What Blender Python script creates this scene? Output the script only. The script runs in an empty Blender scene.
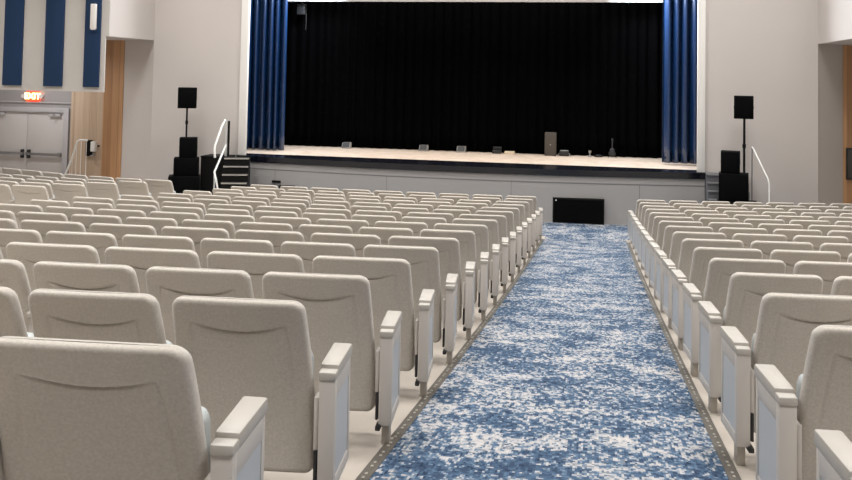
import bpy, bmesh, math, random
from mathutils import Vector, Matrix
random.seed(7)
scene = bpy.context.scene
COL = scene.collection
R = math.radians

# ------------------------------------------------------------------ materials
def lin(c):
    return tuple((x/12.92 if x <= .04045 else ((x+.055)/1.055)**2.4) for x in [v/255 for v in c])

def mat(name, rgb, rough=.6, metal=0., spec=.5, var=0., vscale=30., bump=0., bscale=200., stretch=(1, 1, 1), coat=0., emit=None, estr=0., sheen=0.):
    m = bpy.data.materials.new(name); m.use_nodes = True
    nt = m.node_tree; b = nt.nodes['Principled BSDF']
    c = lin(rgb)
    b.inputs['Base Color'].default_value = (*c, 1)
    b.inputs['Roughness'].default_value = rough
    b.inputs['Metallic'].default_value = metal
    b.inputs['Specular IOR Level'].default_value = spec
    b.inputs['Coat Weight'].default_value = coat
    b.inputs['Sheen Weight'].default_value = sheen
    if emit:
        b.inputs['Emission Color'].default_value = (*lin(emit), 1)
        b.inputs['Emission Strength'].default_value = estr
    if var or bump:
        tc = nt.nodes.new('ShaderNodeTexCoord'); mp = nt.nodes.new('ShaderNodeMapping')
        mp.inputs['Scale'].default_value = stretch
        nt.links.new(tc.outputs['Object'], mp.inputs['Vector'])
    if var:
        n = nt.nodes.new('ShaderNodeTexNoise'); n.inputs['Scale'].default_value = vscale; n.inputs['Detail'].default_value = 4
        nt.links.new(mp.outputs['Vector'], n.inputs['Vector'])
        r = nt.nodes.new('ShaderNodeValToRGB')
        r.color_ramp.elements[0].position = .3; r.color_ramp.elements[1].position = .7
        r.color_ramp.elements[0].color = (*[x*(1-var) for x in c], 1)
        r.color_ramp.elements[1].color = (*[min(1, x*(1+var)) for x in c], 1)
        nt.links.new(n.outputs['Fac'], r.inputs['Fac']); nt.links.new(r.outputs['Color'], b.inputs['Base Color'])
    if bump:
        n2 = nt.nodes.new('ShaderNodeTexNoise'); n2.inputs['Scale'].default_value = bscale; n2.inputs['Detail'].default_value = 3
        nt.links.new(mp.outputs['Vector'], n2.inputs['Vector'])
        bp = nt.nodes.new('ShaderNodeBump'); bp.inputs['Strength'].default_value = bump; bp.inputs['Distance'].default_value = .004
        nt.links.new(n2.outputs['Fac'], bp.inputs['Height']); nt.links.new(bp.outputs['Normal'], b.inputs['Normal'])
    return m

M = {}
M['fabric'] = mat('beige_fabric', (184, 177, 168), .85, var=.10, vscale=110, bump=.35, bscale=420, sheen=.45)
M['cushion'] = mat('pale_cushion', (172, 177, 178), .7, var=.05, vscale=90)
M['plastic'] = mat('beige_plastic', (172, 167, 160), .45, var=.03, vscale=14)
M['frame'] = mat('beige_metal', (188, 182, 176), .45)
M['inset'] = mat('glossy_inset', (176, 179, 182), .3, spec=.25)
M['bracket'] = mat('black_bracket', (28, 27, 27), .45)
M['steel_foot'] = mat('foot_metal', (170, 163, 153), .4, metal=.25)
M['concrete'] = mat('sealed_concrete', (176, 168, 159), .35, var=.06, vscale=3.0)
M['strip'] = mat('edge_strip', (84, 80, 74), .5, var=.12, vscale=60)
M['stud'] = mat('edge_stud', (150, 145, 136), .4)
M['wall'] = mat('painted_wall', (206, 199, 195), .8, var=.012, vscale=1.2)
M['wall_stage'] = mat('stage_front_paint', (160, 157, 155), .6, var=.012, vscale=1.2)
M['wall_grey'] = mat('grey_alcove_paint', (163, 160, 162), .75)
M['trim'] = mat('white_trim', (240, 237, 233), .5)
M['panel_white'] = mat('pale_panel', (196, 192, 188), .85, var=.02, vscale=3)
M['panel_blue'] = mat('blue_acoustic', (22, 52, 88), .9, var=.12, vscale=160)
M['door'] = mat('door_paint', (204, 200, 199), .45)
M['door_frame'] = mat('door_frame_paint', (188, 186, 190), .45)
M['metal'] = mat('brushed_metal', (150, 150, 152), .3, metal=.8)
M['rail'] = mat('white_rail', (235, 235, 232), .35)
M['black'] = mat('black_paint', (6, 6, 7), .6, spec=.2)
M['speaker'] = mat('black_cabinet', (5, 5, 6), .8, spec=.1, bump=.3, bscale=150)
M['grille'] = mat('black_grille', (4, 4, 5), .9, spec=.1, bump=.6, bscale=500)
M['black_gloss'] = mat('black_stage_edge', (14, 16, 24), .22, spec=.6)
M['stair'] = mat('stair_black', (12, 11, 11), .6, spec=.25)
M['nosing'] = mat('stair_nosing', (165, 160, 154), .5)
M['nosing_grey'] = mat('stair_nosing_grey', (135, 134, 134), .6)
M['groove'] = mat('joint_line', (112, 110, 112), .7)
M['stair_grey'] = mat('stair_grey', (96, 96, 100), .6)
M['curtain_black'] = mat('black_velour', (4, 4, 5), .95, spec=.03)
M['curtain_blue'] = mat('blue_satin', (11, 43, 82), .25, spec=.8, coat=.3)
M['valance'] = mat('grey_valance', (205, 203, 200), .8)
M['ceiling'] = mat('ceiling_white', (222, 220, 216), .9)
M['grey_box'] = mat('grey_cabinet', (72, 66, 60), .6, var=.08, vscale=40)
M['mid_grey'] = mat('mid_grey', (150, 148, 145), .5)
M['cream'] = mat('cream_case', (220, 205, 180), .6)
M['dark_grey'] = mat('dark_grey', (36, 36, 38), .5)
M['exit_face'] = mat('exit_face', (255, 70, 40), .4, emit=(255, 55, 30), estr=3.5)
M['exit_glyph'] = mat('exit_glyph', (255, 235, 170), .4, emit=(255, 225, 140), estr=9.)
M['lamp_white'] = mat('lamp_white', (230, 228, 225), .4)

def wood_mat(name, a, b_, plank):
    m = bpy.data.materials.new(name); m.use_nodes = True
    nt = m.node_tree; b = nt.nodes['Principled BSDF']; b.inputs['Roughness'].default_value = .5
    tc = nt.nodes.new('ShaderNodeTexCoord'); mp = nt.nodes.new('ShaderNodeMapping')
    mp.inputs['Scale'].default_value = (plank, plank, 0.0)
    nt.links.new(tc.outputs['Object'], mp.inputs['Vector'])
    v = nt.nodes.new('ShaderNodeTexVoronoi'); v.voronoi_dimensions = '3D'; v.inputs['Scale'].default_value = 1
    nt.links.new(mp.outputs['Vector'], v.inputs['Vector'])
    mp2 = nt.nodes.new('ShaderNodeMapping'); mp2.inputs['Scale'].default_value = (40, 40, 1.2)
    nt.links.new(tc.outputs['Object'], mp2.inputs['Vector'])
    n = nt.nodes.new('ShaderNodeTexNoise'); n.inputs['Scale'].default_value = 1.; n.inputs['Detail'].default_value = 5
    nt.links.new(mp2.outputs['Vector'], n.inputs['Vector'])
    sep = nt.nodes.new('ShaderNodeSeparateColor'); nt.links.new(v.outputs['Color'], sep.inputs['Color'])
    ad = nt.nodes.new('ShaderNodeMath'); ad.operation = 'ADD'
    nt.links.new(sep.outputs[0], ad.inputs[0]); nt.links.new(n.outputs['Fac'], ad.inputs[1])
    mu = nt.nodes.new('ShaderNodeMath'); mu.operation = 'MULTIPLY'; mu.inputs[1].default_value = .55
    nt.links.new(ad.outputs[0], mu.inputs[0])
    r = nt.nodes.new('ShaderNodeValToRGB')
    r.color_ramp.elements[0].color = (*lin(a), 1); r.color_ramp.elements[1].color = (*lin(b_), 1)
    r.color_ramp.elements[0].position = .15; r.color_ramp.elements[1].position = .85
    nt.links.new(mu.outputs[0], r.inputs['Fac']); nt.links.new(r.outputs['Color'], b.inputs['Base Color'])
    return m
M['wood'] = wood_mat('oak_slats', (152, 110, 76), (198, 154, 112), 9)
M['wood_pale'] = wood_mat('pale_oak_slats', (174, 148, 124), (208, 186, 164), 9)
M['stage_wood'] = wood_mat('stage_boards', (196, 178, 160), (222, 205, 190), 6)

def carpet_mat():
    m = bpy.data.materials.new('woven_blue_carpet'); m.use_nodes = True
    nt = m.node_tree; N = nt.nodes; L = nt.links
    b = N['Principled BSDF']; b.inputs['Roughness'].default_value = .95; b.inputs['Specular IOR Level'].default_value = .15
    tc = N.new('ShaderNodeTexCoord')
    def snap(sx, sy):
        d = N.new('ShaderNodeVectorMath'); d.operation = 'SNAP'; d.inputs[1].default_value = (sx, sy, 10)
        L.new(tc.outputs['Object'], d.inputs[0]); return d.outputs[0]
    def noise(src, scale, stretch, det=4, off=0, rough=.55):
        mp = N.new('ShaderNodeMapping'); mp.inputs['Scale'].default_value = stretch; mp.inputs['Location'].default_value = (off, off*1.7, off*.3)
        L.new(src, mp.inputs['Vector'])
        n = N.new('ShaderNodeTexNoise'); n.inputs['Scale'].default_value = scale; n.inputs['Detail'].default_value = det; n.inputs['Roughness'].default_value = rough
        L.new(mp.outputs['Vector'], n.inputs['Vector']); return n.outputs['Fac']
    def mth(op, a, b_):
        q = N.new('ShaderNodeMath'); q.operation = op
        for i, v in enumerate((a, b_)):
            if isinstance(v, (int, float)): q.inputs[i].default_value = v
            else: L.new(v, q.inputs[i])
        return q.outputs[0]
    px = snap(.011, .018)
    big = noise(px, 1.9, (1.0, 1.35, 1), 4, 3.1)
    mid = noise(px, 8.0, (1.0, 1.0, 1), 5, 7.7, .65)
    fine = noise(px, 42., (1.0, .6, 1), 2, 1.3)
    s = mth('ADD', mth('MULTIPLY', big, .72), mth('ADD', mth('MULTIPLY', mid, .75), mth('MULTIPLY', fine, 1.15)))
    s = mth('SUBTRACT', s, .81)           # centred near .5
    r = N.new('ShaderNodeValToRGB'); cr = r.color_ramp
    pts = [(.26, (47, 62, 83)), (.40, (63, 83, 106)), (.495, (80, 100, 122)), (.535, (114, 126, 139)), (.585, (154, 154, 156)), (.78, (174, 170, 168))]
    while len(cr.elements) < len(pts): cr.elements.new(.5)
    for e, (p, c) in zip(cr.elements, pts): e.position = p; e.color = (*lin(c), 1)
    L.new(s, r.inputs['Fac'])
    # scattered dark tufts
    f2 = noise(px, 52., (1, .6, 1), 1, 9.9)
    r2 = N.new('ShaderNodeValToRGB'); r2.color_ramp.elements[0].position = .36; r2.color_ramp.elements[1].position = .43
    r2.color_ramp.elements[0].color = (.42, .48, .56, 1); r2.color_ramp.elements[1].color = (1, 1, 1, 1)
    L.new(f2, r2.inputs['Fac'])
    mx = N.new('ShaderNodeMix'); mx.data_type = 'RGBA'; mx.blend_type = 'MULTIPLY'; mx.inputs[0].default_value = 1
    L.new(r.outputs['Color'], mx.inputs[6]); L.new(r2.outputs['Color'], mx.inputs[7])
    L.new(mx.outputs[2], b.inputs['Base Color'])
    bp = N.new('ShaderNodeBump'); bp.inputs['Strength'].default_value = .4; bp.inputs['Distance'].default_value = .004
    L.new(fine, bp.inputs['Height']); L.new(bp.outputs['Normal'], b.inputs['Normal'])
    return m
M['carpet'] = carpet_mat()

# ------------------------------------------------------------------ mesh helpers
def obj(name, bm, m, parent=None, smooth=None, loc=None):
    me = bpy.data.meshes.new(name)
    bmesh.ops.recalc_face_normals(bm, faces=bm.faces)
    bm.to_mesh(me); bm.free()
    for mm in (m if isinstance(m, (list, tuple)) else [m]): me.materials.append(mm)
    if smooth is not None:
        me.polygons.foreach_set('use_smooth', [True]*len(me.polygons))
        if smooth < 180: me.set_sharp_from_angle(angle=R(smooth))
    o = bpy.data.objects.new(name, me); COL.objects.link(o)
    if parent: o.parent = parent
    if loc: o.location = loc
    return o

def add_box(bm, x0, x1, y0, y1, z0, z1, bev=0., seg=2, mi=0, rot=None, piv=None):
    vs = [bm.verts.new((x, y, z)) for x in (x0, x1) for y in (y0, y1) for z in (z0, z1)]
    idx = ((0, 1, 3, 2), (4, 6, 7, 5), (0, 4, 5, 1), (2, 3, 7, 6), (0, 2, 6, 4), (1, 5, 7, 3))
    fs = [bm.faces.new([vs[i] for i in q]) for q in idx]
    for f in fs: f.material_index = mi
    if bev:
        es = list({e for f in fs for e in f.edges})
        res = bmesh.ops.bevel(bm, geom=es, offset=bev, segments=seg, profile=.5, affect='EDGES')
        vs = list({v for f in res['faces'] for v in f.verts} | {v for v in vs if v.is_valid})
    if rot is not None:
        bmesh.ops.rotate(bm, verts=[v for v in vs if v.is_valid], cent=piv or (0, 0, 0), matrix=rot)
    return vs

def box(name, x0, x1, y0, y1, z0, z1, m, parent=None, bev=0., seg=2, smooth=None):
    bm = bmesh.new(); add_box(bm, x0, x1, y0, y1, z0, z1, bev, seg)
    return obj(name, bm, m, parent, smooth if smooth is not None else (40 if bev else None))

def add_prism(bm, pts, z0, z1, mi=0):
    """pts: plan polygon (x,y); extruded from z0 to z1"""
    lo = [bm.verts.new((x, y, z0)) for x, y in pts]; hi = [bm.verts.new((x, y, z1)) for x, y in pts]
    n = len(pts); fs = [bm.faces.new(lo[::-1]), bm.faces.new(hi)]
    for i in range(n): fs.append(bm.faces.new((lo[i], lo[(i+1) % n], hi[(i+1) % n], hi[i])))
    for f in fs: f.material_index = mi
    return lo+hi

def add_profile_x(bm, pts, x0, x1, mi=0):
    """pts: side polygon (y,z) extruded along x"""
    lo = [bm.verts.new((x0, y, z)) for y, z in pts]; hi = [bm.verts.new((x1, y, z)) for y, z in pts]
    n = len(pts); fs = [bm.faces.new(lo[::-1]), bm.faces.new(hi)]
    for i in range(n): fs.append(bm.faces.new((lo[i], lo[(i+1) % n], hi[(i+1) % n], hi[i])))
    for f in fs: f.material_index = mi
    return lo+hi

def add_tube(bm, path, r, n=10, caps=True):
    path = [Vector(p) for p in path]; rings = []
    up0 = None
    for i, p in enumerate(path):
        t = ((path[min(i+1, len(path)-1)]-p).normalized() + (p-path[max(i-1, 0)]).normalized())
        t = t.normalized() if t.length > 1e-6 else Vector((0, 0, 1))
        if up0 is None:
            up0 = Vector((0, 0, 1)) if abs(t.z) < .9 else Vector((1, 0, 0))
        a = t.cross(up0).normalized(); b = a.cross(t).normalized(); up0 = b
        rr = r[i] if isinstance(r, (list, tuple)) else r
        rings.append([bm.verts.new(p + (a*math.cos(2*math.pi*k/n) + b*math.sin(2*math.pi*k/n))*rr) for k in range(n)])
    for i in range(len(rings)-1):
        for k in range(n):
            bm.faces.new((rings[i][k], rings[i][(k+1) % n], rings[i+1][(k+1) % n], rings[i+1][k]))
    if caps: bm.faces.new(rings[0][::-1]); bm.faces.new(rings[-1])

def tube(name, path, r, m, parent=None, n=10):
    bm = bmesh.new(); add_tube(bm, path, r, n); return obj(name, bm, m, parent, 50)

def tag(o, label=None, cat=None, group=None, kind=None):
    if label: o['label'] = label
    if cat: o['category'] = cat
    if group: o['group'] = group
    if kind: o['kind'] = kind
    return o

def thing(name, label, cat, loc=(0, 0, 0), rz=0., group=None):
    o = bpy.data.objects.new(name, None); COL.objects.link(o)
    o.location = loc; o.rotation_euler = (0, 0, rz); o.empty_display_size = .1
    return tag(o, label, cat, group)

def struct(o): o['kind'] = 'structure'; return o

# ------------------------------------------------------------------ floor profile
FLAT = -1.49
def fl(y):
    k = y-2.677
    if y > 18: return FLAT
    return max(-.1221*k + .00140*k*k, FLAT)

def bowc(y): return .0050 + .0006*min(max((y-2.4)/.981, 0), 15)
def bow(x, y):
    d = max(x, -6.7)+1.07
    return (.0893*d + bowc(y)*d*d) if d < 0 else .0868*min(d, 6) + 1.5*(bowc(y)-.005)*min(d, 6)**2
def fz(x, y): return fl(y-bow(x, y))
YS = [-6+.6*i for i in range(42)] + [22.0]
XS = [-18, -12, -6.7, -5.5, -4.5, -3.5, -2.5, -1.8, -1.07, -1.0, -.945, 0, .605, .66, 1.5, 2.5, 3.4, 4.0, 4.8, 12]
X0, X1 = -18., 12.
def strip_mesh(x0, x1, ys, lift, thick, mi=0, bm=None):
    bm = bm or bmesh.new()
    xs = [x0] + [x for x in XS if x0 < x < x1] + [x1]
    T = [[bm.verts.new((x, y, fz(x, y)+lift)) for x in xs] for y in ys]
    B = [[bm.verts.new((x, y, fz(x, y)+lift-thick)) for x in xs] for y in ys]
    fs = []; ny, nx = len(ys), len(xs)
    for i in range(ny-1):
        for k in range(nx-1):
            fs.append(bm.faces.new((T[i][k], T[i][k+1], T[i+1][k+1], T[i+1][k])))
            fs.append(bm.faces.new((B[i][k], B[i+1][k], B[i+1][k+1], B[i][k+1])))
        for k in (0, nx-1): fs.append(bm.faces.new((T[i][k], T[i+1][k], B[i+1][k], B[i][k])))
    for i in (0, ny-1):
        for k in range(nx-1): fs.append(bm.faces.new((T[i][k], T[i][k+1], B[i][k+1], B[i][k])))
    for f in fs: f.material_index = mi
    return bm

struct(obj('floor', strip_mesh(X0, X1, YS, 0, .15), M['concrete']))

# carpet: aisle runner that widens into the cross aisle before the stage
YC = [y for y in YS if -5.9 < y <= 17.5]
bm = strip_mesh(-.945, .605, YC + [17.75], .008, .007)
def lip(x): return 19.28 + .02*(x+3)**2
n = 24
pts = [(-10.5, 17.75), (4.5, 17.75)]
xs = [4.5 + (-10.5-4.5)*i/n for i in range(n+1)]
for x in xs: pts.append((x, min(lip(x), 19.95) - .004))
add_prism(bm, pts, FLAT+.001, FLAT+.008)
tag(obj('aisle_carpet', bm, M['carpet']), 'blue and white mottled woven carpet running down the aisle to the stage', 'carpet')

def edge_strip(x0, x1, label):
    bm = strip_mesh(x0, x1, [y for y in YC if y < 17.3] + [17.3], .012, .011)
    xc = (x0+x1)/2; y = .6
    while y < 17.2:
        for dy in (0, .055):
            z = fz(xc, y+dy)+.0118
            add_box(bm, xc-.006, xc+.006, y+dy-.009, y+dy+.009, z-.004, z+.004, mi=1)
        y += .16
    return tag(obj('edge_strip', bm, [M['strip'], M['stud']]), label, 'edge strip', 'metal strips along the aisle carpet')
edge_strip(-1.0, -.945, 'dark metal edge strip with pale studs along the carpet, exit sign side')
edge_strip(.605, .66, 'dark metal edge strip with pale studs along the carpet, vent cover side')

# ------------------------------------------------------------------ seats
BW = .53   # back width of the source mesh
def backrest_bm():
    bm = bmesh.new()
    z0, z1 = .135, .850; H = z1-z0
    ux = [0, .004, .012, .024, .04, .06, .085, .115]
    step = .006
    us = list(ux); x = .115
    nin = 62
    us = ux + [.115 + (.885-.115)*i/nin for i in range(1, nin)] + [1-u for u in ux[::-1]]
    ts = [0, .003, .008, .015, .024, .034, .046, .06, .075] + [.085 + .0036*i for i in range(20)]
    t = ts[-1]
    while t < H-.06: t += .028; ts.append(t)
    ts = [t for t in ts if t < H-.045] + [H-.04, H-.028, H-.016, H-.007, H-.002, H]
    RT, RB = .050, .045
    def hw(t): return BW/2 + .018*(1-(1-t/H)**2)
    def half(t):
        w = hw(t)
        if t < RT: return w-RT+math.sqrt(max(0, RT*RT-(RT-t)**2))
        if H-t < RB: return w-RB+math.sqrt(max(0, RB*RB-(RB-(H-t))**2))
        return w
    def edge(x, t):
        w = hw(t); ax = abs(x); d = min(w-ax, t, H-t)
        if t < RT and ax > w-RT: d = min(d, RT-math.hypot(ax-(w-RT), RT-t))
        if H-t < RB and ax > w-RB: d = min(d, RB-math.hypot(ax-(w-RB), RB-(H-t)))
        return max(d, 0)
    def yc(t):
        s = t/H
        return -.165 + .19*(1-(1-s)**1.8)        # leans back, curved
    def rnd(d, r): 
        q = min(d/r, 1.); return math.sqrt(max(0, 1-(1-q)**2))
    def rear(x, t):
        d = edge(x, t); y = -.028*rnd(d, .020)
        y -= .006*math.cos(x/BW*math.pi)         # slight crown
        # lumbar crease: arc and two seams
        ax = abs(x)
        arc = .100 + .034*(1-(x/.185)**2)
        if ax < .19:
            k = max(0, 1-(ax/.19)**4)
            y += .0115*math.exp(-((t-arc)/.0052)**2)*k
            if t > arc: y += .007*k*math.exp(-(t-arc)/.05)
        if t > .095:
            xs_ = .186 + .055*(t-.1)/(H-.1)
            y += .0045*math.exp(-((ax-xs_)/.006)**2)*min(1, (t-.095)/.02)*max(0, 1-(t/H)**3)
        return y
    def front(x, t):
        d = edge(x, t); return .046*rnd(d, .022) + .012*math.exp(-((t-.45)/.12)**2)*rnd(d, .1)
    G = {}
    for side, fn in ((0, rear), (1, front)):
        for j, t in enumerate(ts):
            h = half(t)
            for i, u in enumerate(us):
                x = (2*u-1)*h
                G[side, j, i] = bm.verts.new((x, yc(t)+fn(x, t), z1-t))
    for side in (0, 1):
        for j in range(len(ts)-1):
            for i in range(len(us)-1):
                bm.faces.new((G[side, j, i], G[side, j, i+1], G[side, j+1, i+1], G[side, j+1, i]))
    bmesh.ops.remove_doubles(bm, verts=bm.verts, dist=.0004)
    return bm

def cushion_bm():
    bm = bmesh.new(); add_box(bm, -.258, .258, .03, .14, .20, .610, .045, 5)
    bmesh.ops.rotate(bm, verts=bm.verts, cent=(0, .06, .2), matrix=Matrix.Rotation(R(6), 3, 'X'))
    return bm
def pan_bm():
    bm = bmesh.new(); add_box(bm, -.225, .225, .128, .152, .215, .585, .01, 2)
    bmesh.ops.rotate(bm, verts=bm.verts, cent=(0, .06, .2), matrix=Matrix.Rotation(R(6), 3, 'X'))
    return bm
def tapered(bm, y0, y1, z0, z1, xi0, xi1, xo, bev):
    """block whose inner side tapers: inner x is xi0 at y0, xi1 at y1; outer side at xo"""
    vs = [bm.verts.new(p) for p in ((xi0, y0, z0), (xo, y0, z0), (xo, y1, z0), (xi1, y1, z0), (xi0, y0, z1), (xo, y0, z1), (xo, y1, z1), (xi1, y1, z1))]
    fs = [bm.faces.new([vs[i] for i in q]) for q in ((3, 2, 1, 0), (4, 5, 6, 7), (0, 1, 5, 4), (1, 2, 6, 5), (2, 3, 7, 6), (3, 0, 4, 7))]
    if bev: bmesh.ops.bevel(bm, geom=list({e for f in fs for e in f.edges}), offset=bev, segments=2, profile=.5, affect='EDGES')

# end standard in its own frame: x=0 outer (aisle) face, inner side towards -x; mirrored for the other block
def end_panel_bm(s):
    bm = bmesh.new()
    xi0, xi1 = -.062*s, -.070*s; xo = 0
    # rear post, front post, upper and lower rail around the inset
    lerp = lambda y: xi0+(xi1-xi0)*(y+.16)/.38
    def blk(y0, y1, z0, z1): tapered(bm, y0, y1, z0, z1, lerp(y0), lerp(y1), xo, .004)
    blk(-.102, -.060, .115, .545); blk(.185, .215, .115, .545)
    blk(-.065, .19, .470, .545); blk(-.065, .19, .115, .165)
    tapered(bm, -.062, .19, .15, .48, lerp(-.062), lerp(.19), -.009*s, 0)
    return bm
def inset_bm(s):
    bm = bmesh.new(); add_box(bm, min(-.0095*s, -.004*s), max(-.0095*s, -.004*s), -.059, .184, .166, .469); return bm
def end_arm_bm(s):
    bm = bmesh.new()
    tapered(bm, -.108, .0, .540, .572, -.065*s, -.068*s, .003*s, .006)
    tapered(bm, -.058, .225, .540, .588, -.069*s, -.076*s, .005*s, .008)
    return bm
def foot_bm(s):
    bm = bmesh.new()
    a, b = sorted((-.052*s, -.012*s))
    add_box(bm, a, b, -.06, .0, .006, .12, .004)
    a, b = sorted((-.062*s, -.002*s))
    add_box(bm, a, b, -.085, .03, -.002, .012, .003)
    return bm
def bracket_bm(s):
    bm = bmesh.new()
    a, b = sorted((-.080*s, -.066*s))
    add_box(bm, a, b, -.10, -.02, .14, .27, .004)
    a, b = sorted((-.075*s, -.05*s))
    add_box(bm, a, b, -.128, -.06, .098, .122, .004)
    return bm
def plate_bm(s):
    bm = bmesh.new()
    a, b = sorted((-.084*s, -.066*s))
    add_box(bm, a, b, -.09, -.02, .27, .47, .004); return bm
def arm_bm():
    bm = bmesh.new(); add_box(bm, -.021, .021, -.12, .205, .545, .580, .009, 3); return bm
def support_bm():
    bm = bmesh.new(); add_box(bm, -.02, .02, -.09, .10, .10, .546, .005)
    add_box(bm, -.02, .02, -.03, .03, .006, .11, .003); add_box(bm, -.035, .035, -.07, .05, -.002, .010, .002); return bm

_c = {}
def cached(key, fn, m, smooth):
    if key not in _c:
        bm = fn(); me = bpy.data.meshes.new(key)
        bmesh.ops.recalc_face_normals(bm, faces=bm.faces); bm.to_mesh(me); bm.free(); me.materials.append(m)
        me.polygons.foreach_set('use_smooth', [True]*len(me.polygons))
        if smooth < 180: me.set_sharp_from_angle(angle=R(smooth))
        _c[key] = me
    return _c[key]
def part(name, key, fn, m, parent, smooth=45, x=0., sx=1.):
    o = bpy.data.objects.new(name, cached(key, fn, m, smooth)); COL.objects.link(o)
    o.parent = parent; o.location = (x, 0, 0); o.scale = (sx, 1, 1); return o

GAP = .063
def build_seat(side, aisle, W):
    """side +1: the aisle lies on +x of the seat; -1: on -x. Returns root Empty."""
    root = bpy.data.objects.new('auditorium_seat', None); COL.objects.link(root); root.empty_display_size = .1
    sx = (W-GAP)/BW
    part('backrest', 'backrest', backrest_bm, M['fabric'], root, 180, 0, sx)
    c = part('seat_cushion', 'seat_cushion', cushion_bm, M['cushion'], root, 60, 0, sx)
    part('seat_pan', 'seat_pan', pan_bm, M['plastic'], c, 45)
    part('support', 'support', support_bm, M['frame'], root, 40, -side*W/2)
    part('armrest', 'armrest', arm_bm, M['plastic'], root, 60, -side*W/2)
    if aisle:
        off = .115 if side > 0 else .104
        xo = side*((W-GAP)/2+off)
        s = side; k = 'p' if s > 0 else 'n'
        e = part('end_panel', 'end_panel_'+k, lambda: end_panel_bm(s), M['frame'], root, 40, xo)
        i = part('inset_panel', 'inset_panel_'+k, lambda: inset_bm(s), M['inset'], e)
        i['label'] = 'glossy pale grey inset panel'
        part('end_armrest', 'end_armrest_'+k, lambda: end_arm_bm(s), M['plastic'], e, 40)
        part('foot', 'foot_'+k, lambda: foot_bm(s), M['steel_foot'], e, 40)
        b = part('hinge_bracket', 'hinge_bracket_'+k, lambda: bracket_bm(s), M['bracket'], e, 40)
        b['label'] = 'black metal hinge bracket'
        part('mounting_plate', 'mounting_plate_'+k, lambda: plate_bm(s), M['frame'], e, 40)
    return root
protos = {}
def copy_tree(o, parent=None):
    c = o.copy(); COL.objects.link(c); c.parent = parent
    for ch in o.children: copy_tree(ch, c)
    return c
def place_seat(side, aisle, W, x, y, rz, label, group):
    key = (side, aisle, W)
    if key not in protos: protos[key] = o = build_seat(side, aisle, W)
    else: o = copy_tree(protos[key])
    o.location = (x, y, fz(x, y)); o.rotation_euler = (0, 0, rz)
    return tag(o, label, 'seat', group)

ORD = ['first', 'second', 'third', 'fourth', 'fifth', 'sixth', 'seventh', 'eighth', 'ninth', 'tenth', 'eleventh', 'twelfth', 'thirteenth', 'fourteenth', 'fifteenth', 'sixteenth']
# camera constants (also used to leave out seats far outside the frame)
CAM = Vector((0, 0, 1.6241)); FW = Vector((-.188896, .981067, .0427282)); RT_ = Vector((.981964, .189069, 0)); UP = Vector((.0080786, -.0419576, .9990867))
FPX, RHO, PY = 885.71, .018926, 37.572
def proj(p):
    d = Vector(p)-CAM; D = d.dot(FW)
    if D < .3: return None
    u = FPX*d.dot(RT_)/D; v = -FPX*d.dot(UP)/D
    return 426+math.cos(RHO)*u-math.sin(RHO)*v, PY+math.sin(RHO)*u+math.cos(RHO)*v
def in_view(x, y, m=55):
    for z in (.85, .3):
        for dx in (-.36, 0):
            q = proj((x+dx, y+.2, fz(x, y)+z))
            if q and -m < q[0] < 852+m and q[1] < 480+60: return True
    return False

S = .981
WL = {0: .64, 1: .582, 2: .596, 3: .654, 4: .597, 5: .645, 6: .573, 7: .618, 8: .583, 9: .654, 15: .64}
WR = {3: .571, 4: .565, 5: .59, 6: .601, 7: .589}
for k in range(16):
    yk = 2.258+S*k
    W = WL.get(k, .63 if k % 2 else .575)
    nrow = 9 if W > .6 else 10
    for j in range(nrow):
        x = -1.07-(W-GAP)/2-j*W; d = x+1.07
        y = yk+bow(x, yk)+.165; x -= .017
        if not in_view(x, y): continue
        a = math.atan(.0893+2*bowc(yk)*d)
        row = ORD[15-k]
        if j == 0: lab = f'beige aisle-end seat with end panel, {row} row from the stage, exit sign side'
        else: lab = f'beige folding seat, {ORD[j]} from the carpet aisle, {row} row from stage, exit sign side'
        o = place_seat(1, j == 0, W, x, y, a, lab, 'seats between the two aisles')
        if k == 0: o.children[0].scale.z = .989
    W = WR.get(k, .57 if k < 3 else (.59 if k % 2 else .585))
    for j in range(10):
        x = .762+(W-GAP)/2+j*W; d = x+1.07
        y = yk+bow(x, yk)+.165; x -= .003
        if not in_view(x, y): continue
        a = math.atan(.0868+3*(bowc(yk)-.005)*d)
        row = ORD[15-k]
        if j == 0: lab = f'beige aisle-end seat with end panel, {row} row from the stage, vent cover side'
        else: lab = f'beige folding seat, {ORD[j]} from the carpet aisle, {row} row from stage, vent cover side'
        place_seat(-1, j == 0, W, x, y, a, lab, 'seats beyond the carpet aisle')
# side section by the exit doors: rows curve round towards the stage
for m, (xe, ye) in enumerate(((-8.58, 17.25), (-8.62, 16.28), (-8.70, 15.3), (-8.74, 14.32), (-8.84, 13.34))):
    x, y, ang = xe-.31, ye, R(1.5)
    W = .68
    for j in range(9):
        if j:
            ang2 = R(min(1.5+4*j, 17)); am = (ang+ang2)/2
            x -= W*math.cos(am); y += W*math.sin(am); ang = ang2
        if y > 18.6 or not in_view(x, y, 40): continue
        lab = (f'beige seat at the stair end of {ORD[m]} row from stage, section by exit doors' if j == 0 else
               f'beige seat, {ORD[j]} from the stair end, {ORD[m]} row from stage, section by exit doors')
        place_seat(1, False, W, x, y, -ang, lab, 'seats of the side section by the exit doors')

# ------------------------------------------------------------------ room shell
ZT = 6.6
ZS = -.345           # stage floor height
def wallbox(name, *a, m='wall'): return struct(box(name, *a, M[m]))
LX0, LX1 = -10.62, 4.62      # side walls of the stage front
PX0, PX1 = -8.16, 2.16       # proscenium opening
OPT = 4.3                    # opening height
bm = bmesh.new()
add_box(bm, LX0, PX0-.02, 20.0, 20.06, -1.6, ZT); add_box(bm, PX1+.02, LX1, 20.0, 20.06, -1.6, ZT); add_box(bm, PX0-.02, PX1+.02, 20.0, 20.06, OPT+.02, ZT)
struct(obj('wall_front', bm, M['wall']))
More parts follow.
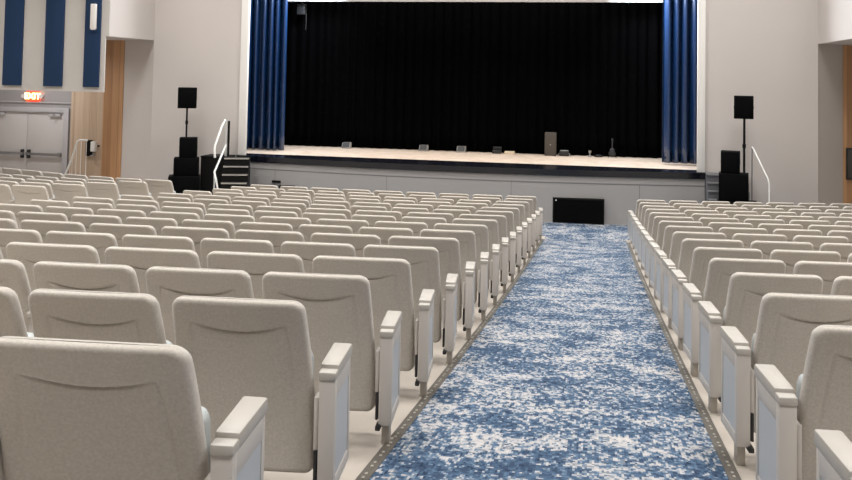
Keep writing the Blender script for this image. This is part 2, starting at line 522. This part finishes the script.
# white proscenium trim
bm = bmesh.new()
add_box(bm, -8.345, PX0, 19.94, 20.03, ZS+.002, OPT+.18, .006); add_box(bm, PX1, 2.32, 19.94, 20.03, ZS+.002, OPT+.18, .006)
add_box(bm, PX0, PX1, 19.94, 20.03, OPT, OPT+.18, .006)
struct(obj('trim_1', bm, M['trim'], None, 40))
# bulkheads over the two side recesses
wallbox('wall_bulkhead_exit_side', LX0-.2, LX0, 17.99, 20.0, 2.36, ZT)
wallbox('wall_bulkhead_vent_side', LX1, LX1+.2, 17.2, 20.0, 2.45, ZT)
bm = bmesh.new()
add_box(bm, X0, -10.70, 17.95, 17.985, 1.12, ZT); add_box(bm, -10.70, LX0, 17.95, 17.985, 2.36, ZT)
struct(obj('wall_upper_exit_side', bm, M['panel_white']))
wallbox('wall_upper_vent_side', LX1+.06, X1, 17.1, 17.15, 1.15, ZT, m='panel_white')
struct(box('ceiling_recess_exit_side', X0, LX0-.01, 17.99, 20.8, 2.362, 2.5, M['wall']))
struct(box('ceiling_recess_vent_side', LX1+.01, X1, 17.15, 20.8, 2.452, 2.6, M['wall']))
# recess walls, turned back a little from the corners
def slab(name, a, b, z0, z1, m, th=.12):
    bm = bmesh.new(); dx, dy = b[0]-a[0], b[1]-a[1]; L = math.hypot(dx, dy); nx, ny = -dy/L, dx/L
    if ny < 0: nx, ny = -nx, -ny
    add_prism(bm, [a, b, (b[0]+nx*th, b[1]+ny*th), (a[0]+nx*th, a[1]+ny*th)], z0, z1)
    return struct(obj(name, bm, M[m]))
slab('wall_recess_exit_side', (LX0, 20.02), (-11.63, 20.42), -1.55, 2.36, 'wall')
slab('wall_panel_oak_exit_side', (-11.63, 20.40), (-12.16, 20.40), -1.55, 2.36, 'wood')
slab('wall_panel_pale_oak', (-12.16, 20.42), (-13.06, 20.42), -1.55, 2.36, 'wood_pale')
slab('wall_recess_vent_side', (LX1, 20.02), (5.25, 20.55), -1.55, 2.45, 'wall')
slab('wall_panel_oak_vent_side', (5.25, 20.53), (6.3, 20.53), -1.55, 2.45, 'wood')
wallbox('wall_vent_side_end', 6.3, X1, 20.55, 20.7, -1.55, 2.45)
# door wall with opening
DX0, DX1, DZ = -15.38, -13.28, .50
bm = bmesh.new()
add_box(bm, X0, DX0-.14, 20.5, 20.7, -1.55, 2.36); add_box(bm, DX1+.14, -12.9, 20.5, 20.7, -1.55, 2.36); add_box(bm, DX0-.14, DX1+.14, 20.5, 20.7, DZ+.1, 2.36)
struct(obj('wall_door_side', bm, M['wall_grey']))
bm = bmesh.new()
add_box(bm, DX0-.14, DX0, 20.44, 20.66, -1.5, DZ+.12, .006); add_box(bm, DX1, DX1+.14, 20.44, 20.66, -1.5, DZ+.12, .006); add_box(bm, DX0, DX1, 20.44, 20.66, DZ, DZ+.12, .006)
struct(obj('trim_2', bm, M['door_frame'], None, 40))
struct(box('trim_3', -16.5, -13.08, 20.46, 20.52, .735, .765, M['door_frame']))
struct(box('wall_behind_doors', DX0-.2, DX1+.2, 20.72, 20.8, -1.55, .8, M['wall_grey']))
def door(n, x0, x1, hinge):
    d = struct(box(f'door_{n}', x0+.005, x1-.005, 20.50, 20.55, -1.49, DZ-.004, M['door'], None, .003))
    xa, xb = (x0+.10, x1-.02)
    bm = bmesh.new(); add_box(bm, x0+.03, x1-.03, 20.405, 20.445, -.60, -.535, .008)
    for xx in (x0+.06, x1-.10): add_box(bm, xx-.03, xx+.05, 20.43, 20.502, -.615, -.52, .006)
    obj('panic_bar', bm, M['metal'], d, 40)
    hx = x1-.09 if hinge < 0 else x0+.09
    bm = bmesh.new(); add_box(bm, hx-.035, hx+.035, 20.42, 20.502, -.68, -.46, .012, 3)
    obj('latch', bm, M['dark_grey'], d, 40)
    cx = x0+.25 if hinge < 0 else x1-.25
    bm = bmesh.new(); add_box(bm, cx-.16, cx+.16, 20.43, 20.502, DZ-.10, DZ-.03, .006)
    add_box(bm, cx-.02, cx+.02, 20.33, 20.45, DZ-.05, DZ-.03)
    obj('door_closer', bm, M['door_frame'], d, 40)
mid = (DX0+DX1)/2
door(1, DX0, mid, -1); door(2, mid, DX1, 1)
# remaining room: side walls, back wall, ceiling, stage house
wallbox('wall_left', X0-.2, X0, -6, 20.7, -2, ZT); wallbox('wall_right', X1, X1+.2, -6, 20.7, -2, ZT)
wallbox('wall_back', X0, X1, -6.2, -6, -.5, ZT)
struct(box('ceiling', X0, X1, -6, 20.25, ZT, ZT+.2, M['ceiling']))

# stage
n = 40
xs = [-8.345+(2.32+8.345)*i/n for i in range(n+1)]
bm = bmesh.new()
front = [(x, min(lip(x)+.03, 19.98)) for x in xs]
add_prism(bm, front + [(2.32, 20.1), (-8.345, 20.1)], -1.56, ZS-.135)
struct(obj('wall_stage_front', bm, M['wall_stage']))
# narrow reveal line and vertical joints on the stage front
bm = bmesh.new()
for zz in (-.63,):
    for i in range(n):
        x0, x1 = xs[i], xs[i+1]
        vs = [bm.verts.new(p) for p in ((x0, min(lip(x0)+.03, 19.98)-.004, zz-.010), (x1, min(lip(x1)+.03, 19.98)-.004, zz-.010), (x1, min(lip(x1)+.03, 19.98)-.004, zz+.010), (x0, min(lip(x0)+.03, 19.98)-.004, zz+.010))]
        v2 = [bm.verts.new((v.co.x, v.co.y+.003, v.co.z)) for v in vs]
        bm.faces.new(vs); bm.faces.new(v2[::-1])
        bm.faces.new((vs[0], vs[1], v2[1], v2[0])); bm.faces.new((vs[3], v2[3], v2[2], vs[2]))
for x in (-7.3, -4.56, -1.78, .94):
    y = lip(x)+.03; add_box(bm, x-.004, x+.004, y-.004, y+.01, -1.49, -.638)
struct(obj('trim_4', bm, M['groove']))
bm = bmesh.new()
front = [(x, min(lip(x), 19.95)) for x in xs]
add_prism(bm, front + [(2.32, 20.40), (-8.345, 20.40)], ZS-.135, ZS)
struct(obj('trim_5', bm, M['black_gloss']))
struct(box('floor_stage', -10.5, 4.5, 20.40, 25.2, ZS-.1, ZS, M['stage_wood']))
wallbox('wall_stage_back', -10.7, 4.7, 25.2, 25.4, ZS, ZT, m='black')
wallbox('wall_stage_exit_side', -10.7, -10.5, 20.07, 25.2, ZS, ZT, m='black')
wallbox('wall_stage_vent_side', 4.5, 4.62, 20.07, 25.2, ZS, ZT, m='black')
struct(box('ceiling_stage', -10.7, 4.7, 20.25, 25.4, ZT, ZT+.2, M['black']))

# ------------------------------------------------------------------ curtains
def curtain(name, x0, x1, y, z0, z1, waves, amp, m, label, seed, gather=0.):
    rnd = random.Random(seed); bm = bmesh.new()
    nx = int(waves*14); nz = 14
    ph = [rnd.uniform(-.9, .9) for _ in range(int(waves)+3)]
    am = [rnd.uniform(.55, 1.25) for _ in range(int(waves)+3)]
    G = []
    for i in range(nx+1):
        u = i/nx*waves; k = int(u); f = u-k
        p = ph[k]*(1-f)+ph[k+1]*f; a_ = am[k]*(1-f)+am[k+1]*f
        colr = []
        for j in range(nz+1):
            t = j/nz
            sw = .35*math.sin(2.3*u+t*3.1)*t
            yy = y+amp*a_*(math.sin(2*math.pi*u+p+sw)+.25*math.sin(4*math.pi*u+2*p))
            xx = x0+(x1-x0)*i/nx + amp*.35*math.cos(2*math.pi*u+p)*a_
            colr.append((xx, yy, z1+(z0-z1)*t))
        G.append(colr)
    V = [[[bm.verts.new((x, yy+s*.006, z)) for (x, yy, z) in c] for c in G] for s in (-1, 1)]
    for s in (0, 1):
        for i in range(nx):
            for j in range(nz): bm.faces.new((V[s][i][j], V[s][i+1][j], V[s][i+1][j+1], V[s][i][j+1]))
    for i in range(nx):
        for j in (0, nz): bm.faces.new((V[0][i][j], V[0][i+1][j], V[1][i+1][j], V[1][i][j]))
    for j in range(nz):
        for i in (0, nx): bm.faces.new((V[0][i][j], V[0][i][j+1], V[1][i][j+1], V[1][i][j]))
    return tag(obj(name, bm, m, None, 180), label, 'curtain')
curtain('stage_curtain', -9.25, -7.73, 21.4, ZS+.02, 5.0, 8, .085, M['curtain_blue'], 'gathered blue satin stage curtain beside the black stairs with white handrail', 3)
curtain('stage_curtain', 1.51, 3.1, 21.4, ZS+.05, 5.0, 8, .085, M['curtain_blue'], 'gathered blue satin stage curtain at the stage end near the grey stairs', 5)
curtain('backdrop_curtain', -10.35, 4.3, 23.02, ZS+.015, 5.6, 58, .05, M['curtain_black'], 'wide pleated black curtain across the back of the stage', 11)
bm = bmesh.new(); add_box(bm, -10.2, 4.3, 22.2, 22.24, 3.51, 4.6)
tag(obj('stage_valance', bm, M['valance']), 'pale grey valance strip above the black backdrop curtain', 'valance')
t = thing('stage_light', 'small grey lamp hanging high before the black curtain by blue drape', 'stage light', (-7.75, 22.6, 3.2))
box('lamp_body', -.11, .11, -.1, .1, -.02, .27, M['dark_grey'], t, .02, 3); box('bracket', -.015, .015, -.015, .015, .26, 3.4, M['dark_grey'], t)
tube('cable', [(.12, 0, .02), (.13, 0, -.2), (.12, 0, -.42)], .012, M['dark_grey'], t, 8)

# ------------------------------------------------------------------ exit-side wall furnishings
for i, (x0, x1, lab) in enumerate(((-13.20, -12.73, 'tall blue acoustic panel above the exit sign'),
                                   (-12.17, -11.71, 'tall blue acoustic panel between the two other blue stripes'),
                                   (-11.19, -10.81, 'tall blue acoustic panel with the slim white fixture on it'))):
    tag(box('acoustic_panel', x0, x1, 17.905, 17.949, 1.225, 6.2, M['panel_blue'], None, .006), lab, 'acoustic panel', 'blue acoustic panels above the exit doors')
t = thing('wall_fixture', 'slim white upright fixture mounted on the blue panel beside bulkhead', 'wall fixture', (-10.945, 17.9, 2.79))
box('housing', -.065, .065, -.09, -.02, -.28, .28, M['lamp_white'], t, .012, 3)
box('wall_bracket', -.03, .03, -.025, .005, -.1, .1, M['dark_grey'], t, .004)
box('end_cap', -.045, .045, -.085, -.025, -.295, -.275, M['lamp_white'], t, .004)

t = thing('exit_sign', 'glowing red exit sign with twin lamps above the double doors', 'exit sign', (-14.17, 20.5, .90))
box('housing', -.175, .175, -.07, .0, -.125, .125, M['exit_face'], t, .01)
cu = bpy.data.curves.new('EXIT', 'FONT'); cu.body = 'EXIT'; cu.size = .21; cu.align_x = 'CENTER'; cu.align_y = 'CENTER'; cu.extrude = .004; cu.offset = .006; cu.space_character = 1.05
tmp = bpy.data.objects.new('tmp_text', cu); COL.objects.link(tmp); bpy.context.view_layer.update()
dg = bpy.context.evaluated_depsgraph_get(); me = bpy.data.meshes.new_from_object(tmp.evaluated_get(dg)); bpy.data.objects.remove(tmp)
me.materials.clear(); me.materials.append(M['exit_glyph'])
o = bpy.data.objects.new('lettering', me); COL.objects.link(o); o.parent = t; o.rotation_euler = (R(90), 0, 0); o.location = (0, -.075, 0)
o['label'] = 'pale glowing letters EXIT'
for s in (-1, 1):
    bm = bmesh.new(); add_tube(bm, [(s*.17, -.04, .0), (s*.21, -.04, .01)], .015, 8); 
    add_tube(bm, [(s*.25, -.02, .01), (s*.25, -.10, .0)], [.045, .055], 12)
    obj('emergency_lamp', bm, M['lamp_white'], t, 40)
t = thing('hand_dispenser', 'white dispenser on a black backing plate on the pale oak wall', 'dispenser', (-12.44, 20.40, -.36))
box('backing_plate', -.15, .02, -.03, .02, -.20, .20, M['black'], t, .006)
box('dispenser_body',   .02, .145, -.10, .01, -.08, .17, M['lamp_white'], t, .02, 3)
box('drip_tray', .02, .11, -.10, .0, -.2, -.17, M['mid_grey'], t, .006); box('spine', .05, .08, -.02, .01, -.18, -.06, M['mid_grey'], t)
tag(box('wall_button', -12.27, -12.23, 20.385, 20.425, -.32, -.28, M['dark_grey'], None, .004), 'small dark round button on the oak wall beside the dispenser', 'wall button')
# ramp handrail by the doors
t = thing('ramp_handrail', 'white handrail with thin balusters beside the exit doors', 'handrail', (-12.47, 19.5, FLAT))
tube('top_rail', [(-.12, 0, .50), (.06, 0, .92), (.20, 0, 1.37), (.28, 0, 1.40), (.46, 0, 1.40)], .024, M['rail'], t)
for xx, zz in ((-.12, .52), (.08, 1.0), (.18, 1.3), (.30, 1.39), (.44, 1.39)):
    tube('baluster', [(xx, 0, .0), (xx, 0, zz)], .008, M['wood_pale'] if False else M['rail'], t, 8)
# switch box on the vent-side recess wall
t = thing('wall_cabinet', 'dark grey recessed wall cabinet on the recess wall past the corner', 'wall cabinet', (5.48, 20.53, -.10))
box('frame', -.18, .18, -.05, .0, -.34, .34, M['dark_grey'], t, .006); box('door', -.14, .14, -.062, -.045, -.30, .30, M['grey_box'], t, .004)

# ------------------------------------------------------------------ stairs
def stairs(x0, x1, m, nm, label, rz, grp='stage stairs', run=.20, y0s=19.22):
    t = thing('stage_stairs', label, 'stairs', ((x0+x1)/2, y0s, FLAT), rz, grp)
    w = (x1-x0)/2; n = 7; rise = (ZS-FLAT)/n
    for i in range(n):
        z = (ZS-FLAT)-rise*i
        if i == 0: y0, y1 = -.02, .30
        else: y0, y1 = -.02-run*i, -.02-run*(i-1)
        s = box('step', -w, w, y0, y1, .0, z-.02, m, t)
        box('tread', -w-.0, w, y0-.012, y1-.012, z-.02, z, m, s, .003)
        box('nosing', -w+.01, w-.01, y0-.020, y0-.011, z-.028, z+.002, M[nm], s)
    return t
stairs(-8.35, -7.77, M['stair'], 'nosing', 'black stage stairs with pale nosings beside the black skirted platform', R(18))
stairs(2.325, 3.16, M['stair_grey'], 'nosing_grey', 'grey stage stairs partly behind the black speaker stack', 0, run=.10, y0s=19.68)
t = thing('side_platform', 'black skirted platform between the speaker stack and black stairs', 'platform', (-8.68, 19.62, FLAT))
box('skirt', -.33, .28, -.25, .32, .0, ZS-FLAT-.03, M['stair'], t); box('deck', -.34, .285, -.26, .32, ZS-FLAT-.03, ZS-FLAT, M['black'], t, .004)

def handrail(x, label, pts_top, pts_mid, posts, m, r=.026):
    t = thing('stair_handrail', label, 'handrail', (x, 19.6, FLAT), 0, 'stage stair handrails')
    tube('top_rail', pts_top, r, m, t)
    if pts_mid: tube('lower_rail', pts_mid, .024, m, t)
    for (dx, y, z0, z1, mm, r) in posts: tube('post', [(dx, y, z0), (dx, y, z1)], r, M[mm], t, 8)
    return t
zs = ZS-FLAT
handrail(-8.45, 'white tubular handrail on the black stage stairs by the blue curtain',
         [(-.02, -.07, zs), (-.02, -.10, zs+.80), (-.03, -.14, zs+.84), (-.06, -.24, zs+.70), (-.10, -.50, zs+.27), (-.095, -.53, zs+.20), (-.08, -.53, zs-.0)],
         [(0.0, -.10, zs+.26), (-.01, -.20, zs+.16), (-.05, -.60, zs-.32), (.04, -.70, zs-.48), (.12, -.76, zs-.70), (.14, -.78, .02)],
         [(.045, -.08, .0, zs+.82, 'black', .028), (-.045, -.60, .0, zs-.34, 'rail', .02)], M['rail'])
handrail(3.2, 'thin white handrail behind the speaker stack on the grey stairs',
         [(-.02, -.30, zs+.62), (0, -.36, zs+.58), (.20, -.78, zs+.04), (.22, -.82, zs-.06), (.22, -.82, .02)], None,
         [(-.02, -.29, .0, zs+.62, 'stair_grey', .010)], M['rail'], .015)

# ------------------------------------------------------------------ loudspeakers
def cab(name, x0, x1, y0, y1, z0, z1, label, cat='loudspeaker', grp=None):
    cx, cy = (x0+x1)/2, (y0+y1)/2; rz = R(24) if cx < 0 else R(-9)
    t = thing(name, label, cat, (cx, cy, z0), rz, grp)
    w, d, h = (x1-x0)/2, (y1-y0)/2, z1-z0
    box('cabinet', -w, w, -d, d, 0, h, M['speaker'], t, .012, 2)
    box('grille', -w+.02, w-.02, -d-.008, -d+.002, .02, h-.02, M['grille'], t, .004)
    for s in (-1, 1): box('handle', s*w-.006, s*w+.006, -.06, .06, h*.5-.02, h*.5+.02, M['dark_grey'], t, .003)
    return t
G1 = 'loudspeakers stacked beside the stage'
# exit side
cab('subwoofer', -9.64, -8.94, 18.9, 19.35, FLAT, -.78, 'wide black subwoofer at the floor of the stack by the side platform', grp=G1)
cab('loudspeaker', -9.54, -8.98, 18.95, 19.35, -.78, -.37, 'black speaker cabinet on the wide subwoofer beside the side platform', grp=G1)
cab('loudspeaker', -9.43, -9.03, 18.97, 19.35, -.37, .09, 'black upright speaker topping the stack by the side platform', grp=G1)
cab('loudspeaker', -9.545, -9.125, 19.08, 19.42, .76, 1.24, 'black speaker raised on the pole beside the handrail and platform', grp=G1)
t = thing('speaker_pole', 'black pole rising from the stack by the side platform', 'speaker pole', (-9.335, 19.25, .09), 0, 'speaker poles')
tube('pole', [(0, 0, 0), (0, 0, .67)], .022, M['black'], t); tube('collar', [(0, 0, .30), (0, 0, .38)], .034, M['black'], t)
# vent side
cab('subwoofer', 2.46, 3.22, 18.75, 19.2, FLAT, -.80, 'wide black subwoofer at the floor before the grey stairs', grp=G1)
cab('loudspeaker', 2.49, 3.06, 18.8, 19.2, -.80, -.24, 'big black speaker cabinet on the subwoofer before the grey stairs', grp=G1)
cab('loudspeaker', 2.53, 2.90, 18.85, 19.2, -.24, .20, 'black upright speaker topping the stack before the grey stairs', grp=G1)
cab('loudspeaker', 2.80, 3.18, 19.0, 19.32, .86, 1.33, 'black speaker raised on the pole before the grey stairs', grp=G1)
t = thing('speaker_pole', 'black pole behind the upright speaker before the grey stairs', 'speaker pole', (3.0, 19.15, -.24), 0, 'speaker poles')
tube('pole', [(0, 0, 0), (0, 0, 1.1)], .024, M['black'], t); tube('collar', [(0, 0, .5), (0, 0, .58)], .036, M['black'], t)

# ------------------------------------------------------------------ stage front fittings
t = thing('vent_cover', 'black perforated vent cover low on the stage front at the aisle', 'vent cover', (-.34, 19.40, -1.49))
box('frame', -.545, .545, -.012, .09, .0, .545, M['black'], t, .004); box('mesh_panel', -.515, .515, -.018, -.010, .03, .515, M['grille'], t)
box('latch', -.49, -.462, -.03, -.014, .475, .50, M['lamp_white'], t, .004)
yv = lip(-7.25)
tag(box('wall_slot', -7.36, -7.15, yv-.0, yv+.06, -.925, -.875, M['black']), 'narrow black slot in the stage front above the dark hatch', 'slot')
yv = lip(-6.97)
t = thing('floor_hatch', 'dark rectangular hatch low in the stage front below the slot', 'hatch', (-6.97, yv+.02, -1.3))
box('panel', -.21, .21, -.01, .05, 0, .33, M['black'], t, .004); box('lip', -.21, .21, -.02, -.008, .31, .335, M['dark_grey'], t)

# ------------------------------------------------------------------ things on the stage
def monitor(x, y, label):
    t = thing('stage_monitor', label, 'stage monitor', (x, y, ZS), 0, 'small monitors along the stage')
    bm = bmesh.new(); add_profile_x(bm, [(-.10, 0), (.10, 0), (.10, .155), (-.02, .155), (-.10, .04)], -.11, .11)
    obj('cabinet', bm, M['mid_grey'], t)
    bm = bmesh.new(); add_profile_x(bm, [(-.105, .045), (-.025, .158), (-.03, .161), (-.11, .048)], -.095, .095)
    obj('grille', bm, M['dark_grey'], t)
monitor(-6.47, 22.77, 'small grey stage monitor closest to the blue curtain by black stairs')
monitor(-4.39, 22.77, 'small grey stage monitor in the middle of the three')
monitor(-3.40, 22.8, 'small grey stage monitor closest to the tall grey cabinet')
t = thing('speaker_column', 'tall dark grey speaker cabinet standing on the stage', 'speaker cabinet', (-1.11, 22.76, ZS))
box('cabinet', -.145, .145, -.14, .14, 0, .585, M['grey_box'], t, .01); box('grille', -.12, .12, -.147, -.138, .03, .555, M['grey_box'], t, .003)
box('badge', -.015, .015, -.152, -.146, .27, .30, M['mid_grey'], t)
t = thing('stage_amplifier', 'small low amplifier case beside the tall grey cabinet', 'amplifier', (-.77, 22.8, ZS))
box('case', -.12, .12, -.1, .1, .01, .13, M['dark_grey'], t, .012); box('top_panel', -.10, .10, -.09, .09, .128, .14, M['mid_grey'], t, .004)
for s in (-1, 1): box('handle', s*.135-.012, s*.135+.012, -.06, .06, .02, .06, M['mid_grey'], t, .004)
t = thing('small_lamp', 'tiny pale lamp on stage between amplifier and dark stand', 'lamp', (-.13, 22.82, ZS))
box('base', -.05, .05, -.05, .05, 0, .03, M['mid_grey'], t, .006); tube('stem', [(0, 0, .03), (0, 0, .09)], .014, M['mid_grey'], t)
bm = bmesh.new(); add_tube(bm, [(0, 0, .085), (0, 0, .15)], [.025, .042], 12); obj('head', bm, M['mid_grey'], t, 40)
t = thing('cable_coil', 'flat dark cable coil lying beside the tiny lamp', 'cable', (.08, 22.82, ZS))
bm = bmesh.new()
for q in range(4):
    add_tube(bm, [((.10-.01*q)*math.cos(a_/12*2*math.pi), (.07)*math.sin(a_/12*2*math.pi), .012+.012*q) for a_ in range(13)], .009, 6)
obj('coil', bm, M['dark_grey'], t, 60)
t = thing('guitar_stand', 'dark guitar-like instrument upright on a stand on stage', 'instrument', (.42, 22.82, ZS))
bm = bmesh.new(); add_tube(bm, [(0, .0, .04), (0, 0, .07), (0, .0, .12), (0, .01, .17), (0, .02, .21), (0, .02, .23)], [.05, .085, .088, .058, .06, .03], 16)
for v in bm.verts: v.co.y *= .4
obj('body', bm, M['dark_grey'], t, 60)
box('neck', -.014, .014, .0, .02, .21, .42, M['dark_grey'], t, .003); box('headstock', -.022, .022, .0, .018, .41, .48, M['dark_grey'], t, .004)
for s in (-1, 1): tube('stand_leg', [(0, .05, .14), (s*.10, -.03, .008)], .009, M['black'], t, 6)
t = thing('pale_case', 'cream flat case lying on the stage near dark box', 'case', (-2.15, 22.82, ZS))
box('body', -.13, .13, -.08, .08, 0, .05, M['cream'], t, .012); box('lid', -.125, .125, -.075, .075, .05, .068, M['cream'], t, .008)
t = thing('dark_case', 'dark open box on the stage beside the cream flat case', 'box', (-2.47, 22.8, ZS))
box('body', -.12, .10, -.08, .08, 0, .09, M['dark_grey'], t, .008)
bm = bmesh.new(); add_box(bm, -.12, .10, .07, .09, .09, .17, .004); obj('lid', bm, M['dark_grey'], t, 40)

# ------------------------------------------------------------------ lights
def area(name, loc, sx, sy, power, col=(1, 1, 1), rot=(0, 0, 0), spread=180):
    l = bpy.data.lights.new(name, 'AREA'); l.shape = 'RECTANGLE'; l.size = sx; l.size_y = sy; l.energy = power; l.color = col; l.spread = R(spread)
    o = bpy.data.objects.new(name, l); COL.objects.link(o); o.location = loc; o.rotation_euler = rot
    return o
HOUSE = (1.0, .99, .972)
for ix, x in enumerate((-13.5, -8.5, -3, 2.5, 8)):
    for iy, y in enumerate((.5, 5, 9.5, 14)):
        area('ceiling_lamp', (x, y, 6.55), 1.3, 1.3, 165, HOUSE, spread=118)
for x in (-9, -5, -1, 3): area('front_lamp', (x, 17.2, 6.5), 1.0, .6, 150, HOUSE, spread=140)
area('recess_fill_light', (-13.6, 18.9, 2.34), .5, .5, 52, HOUSE, spread=160)  # unseen fill added to brighten the doors and pale oak wall
# stage house lamp above; two unseen lights added for streaks on the blue curtains
area('stage_lamp', (-3, 21.9, 5.6), 9.5, .8, 500, (1, .93, .86))
area('curtain_streak_light', (-6.6, 21.0, 4.0), .25, 1.2, 200, (.80, .90, 1), (0, R(60), 0))
area('curtain_streak_light', (.5, 21.0, 4.0), .25, 1.2, 250, (.80, .90, 1), (0, R(-60), 0))

w = bpy.data.worlds.new('world'); scene.world = w; w.use_nodes = True
w.node_tree.nodes['Background'].inputs[0].default_value = (.6, .62, .65, 1); w.node_tree.nodes['Background'].inputs[1].default_value = .15

# ------------------------------------------------------------------ camera
c, s = math.cos(RHO), math.sin(RHO)
ex = RT_*c + UP*s; ey = -RT_*s + UP*c; ez = -FW
cd = bpy.data.cameras.new('camera'); co = bpy.data.objects.new('camera', cd); COL.objects.link(co)
co.matrix_world = Matrix(((ex.x, ey.x, ez.x, CAM.x), (ex.y, ey.y, ez.y, CAM.y), (ex.z, ey.z, ez.z, CAM.z), (0, 0, 0, 1)))
cd.sensor_fit = 'HORIZONTAL'; cd.sensor_width = 36; cd.lens = FPX/852*36
cd.shift_x = 0; cd.shift_y = -(240-PY)/852
cd.clip_start = .05; cd.clip_end = 200
scene.camera = co
scene.view_settings.view_transform = 'Standard'; scene.view_settings.look = 'None'
scene.view_settings.gamma = 1; scene.view_settings.use_curve_mapping = False
scene.view_settings.exposure = -0.22
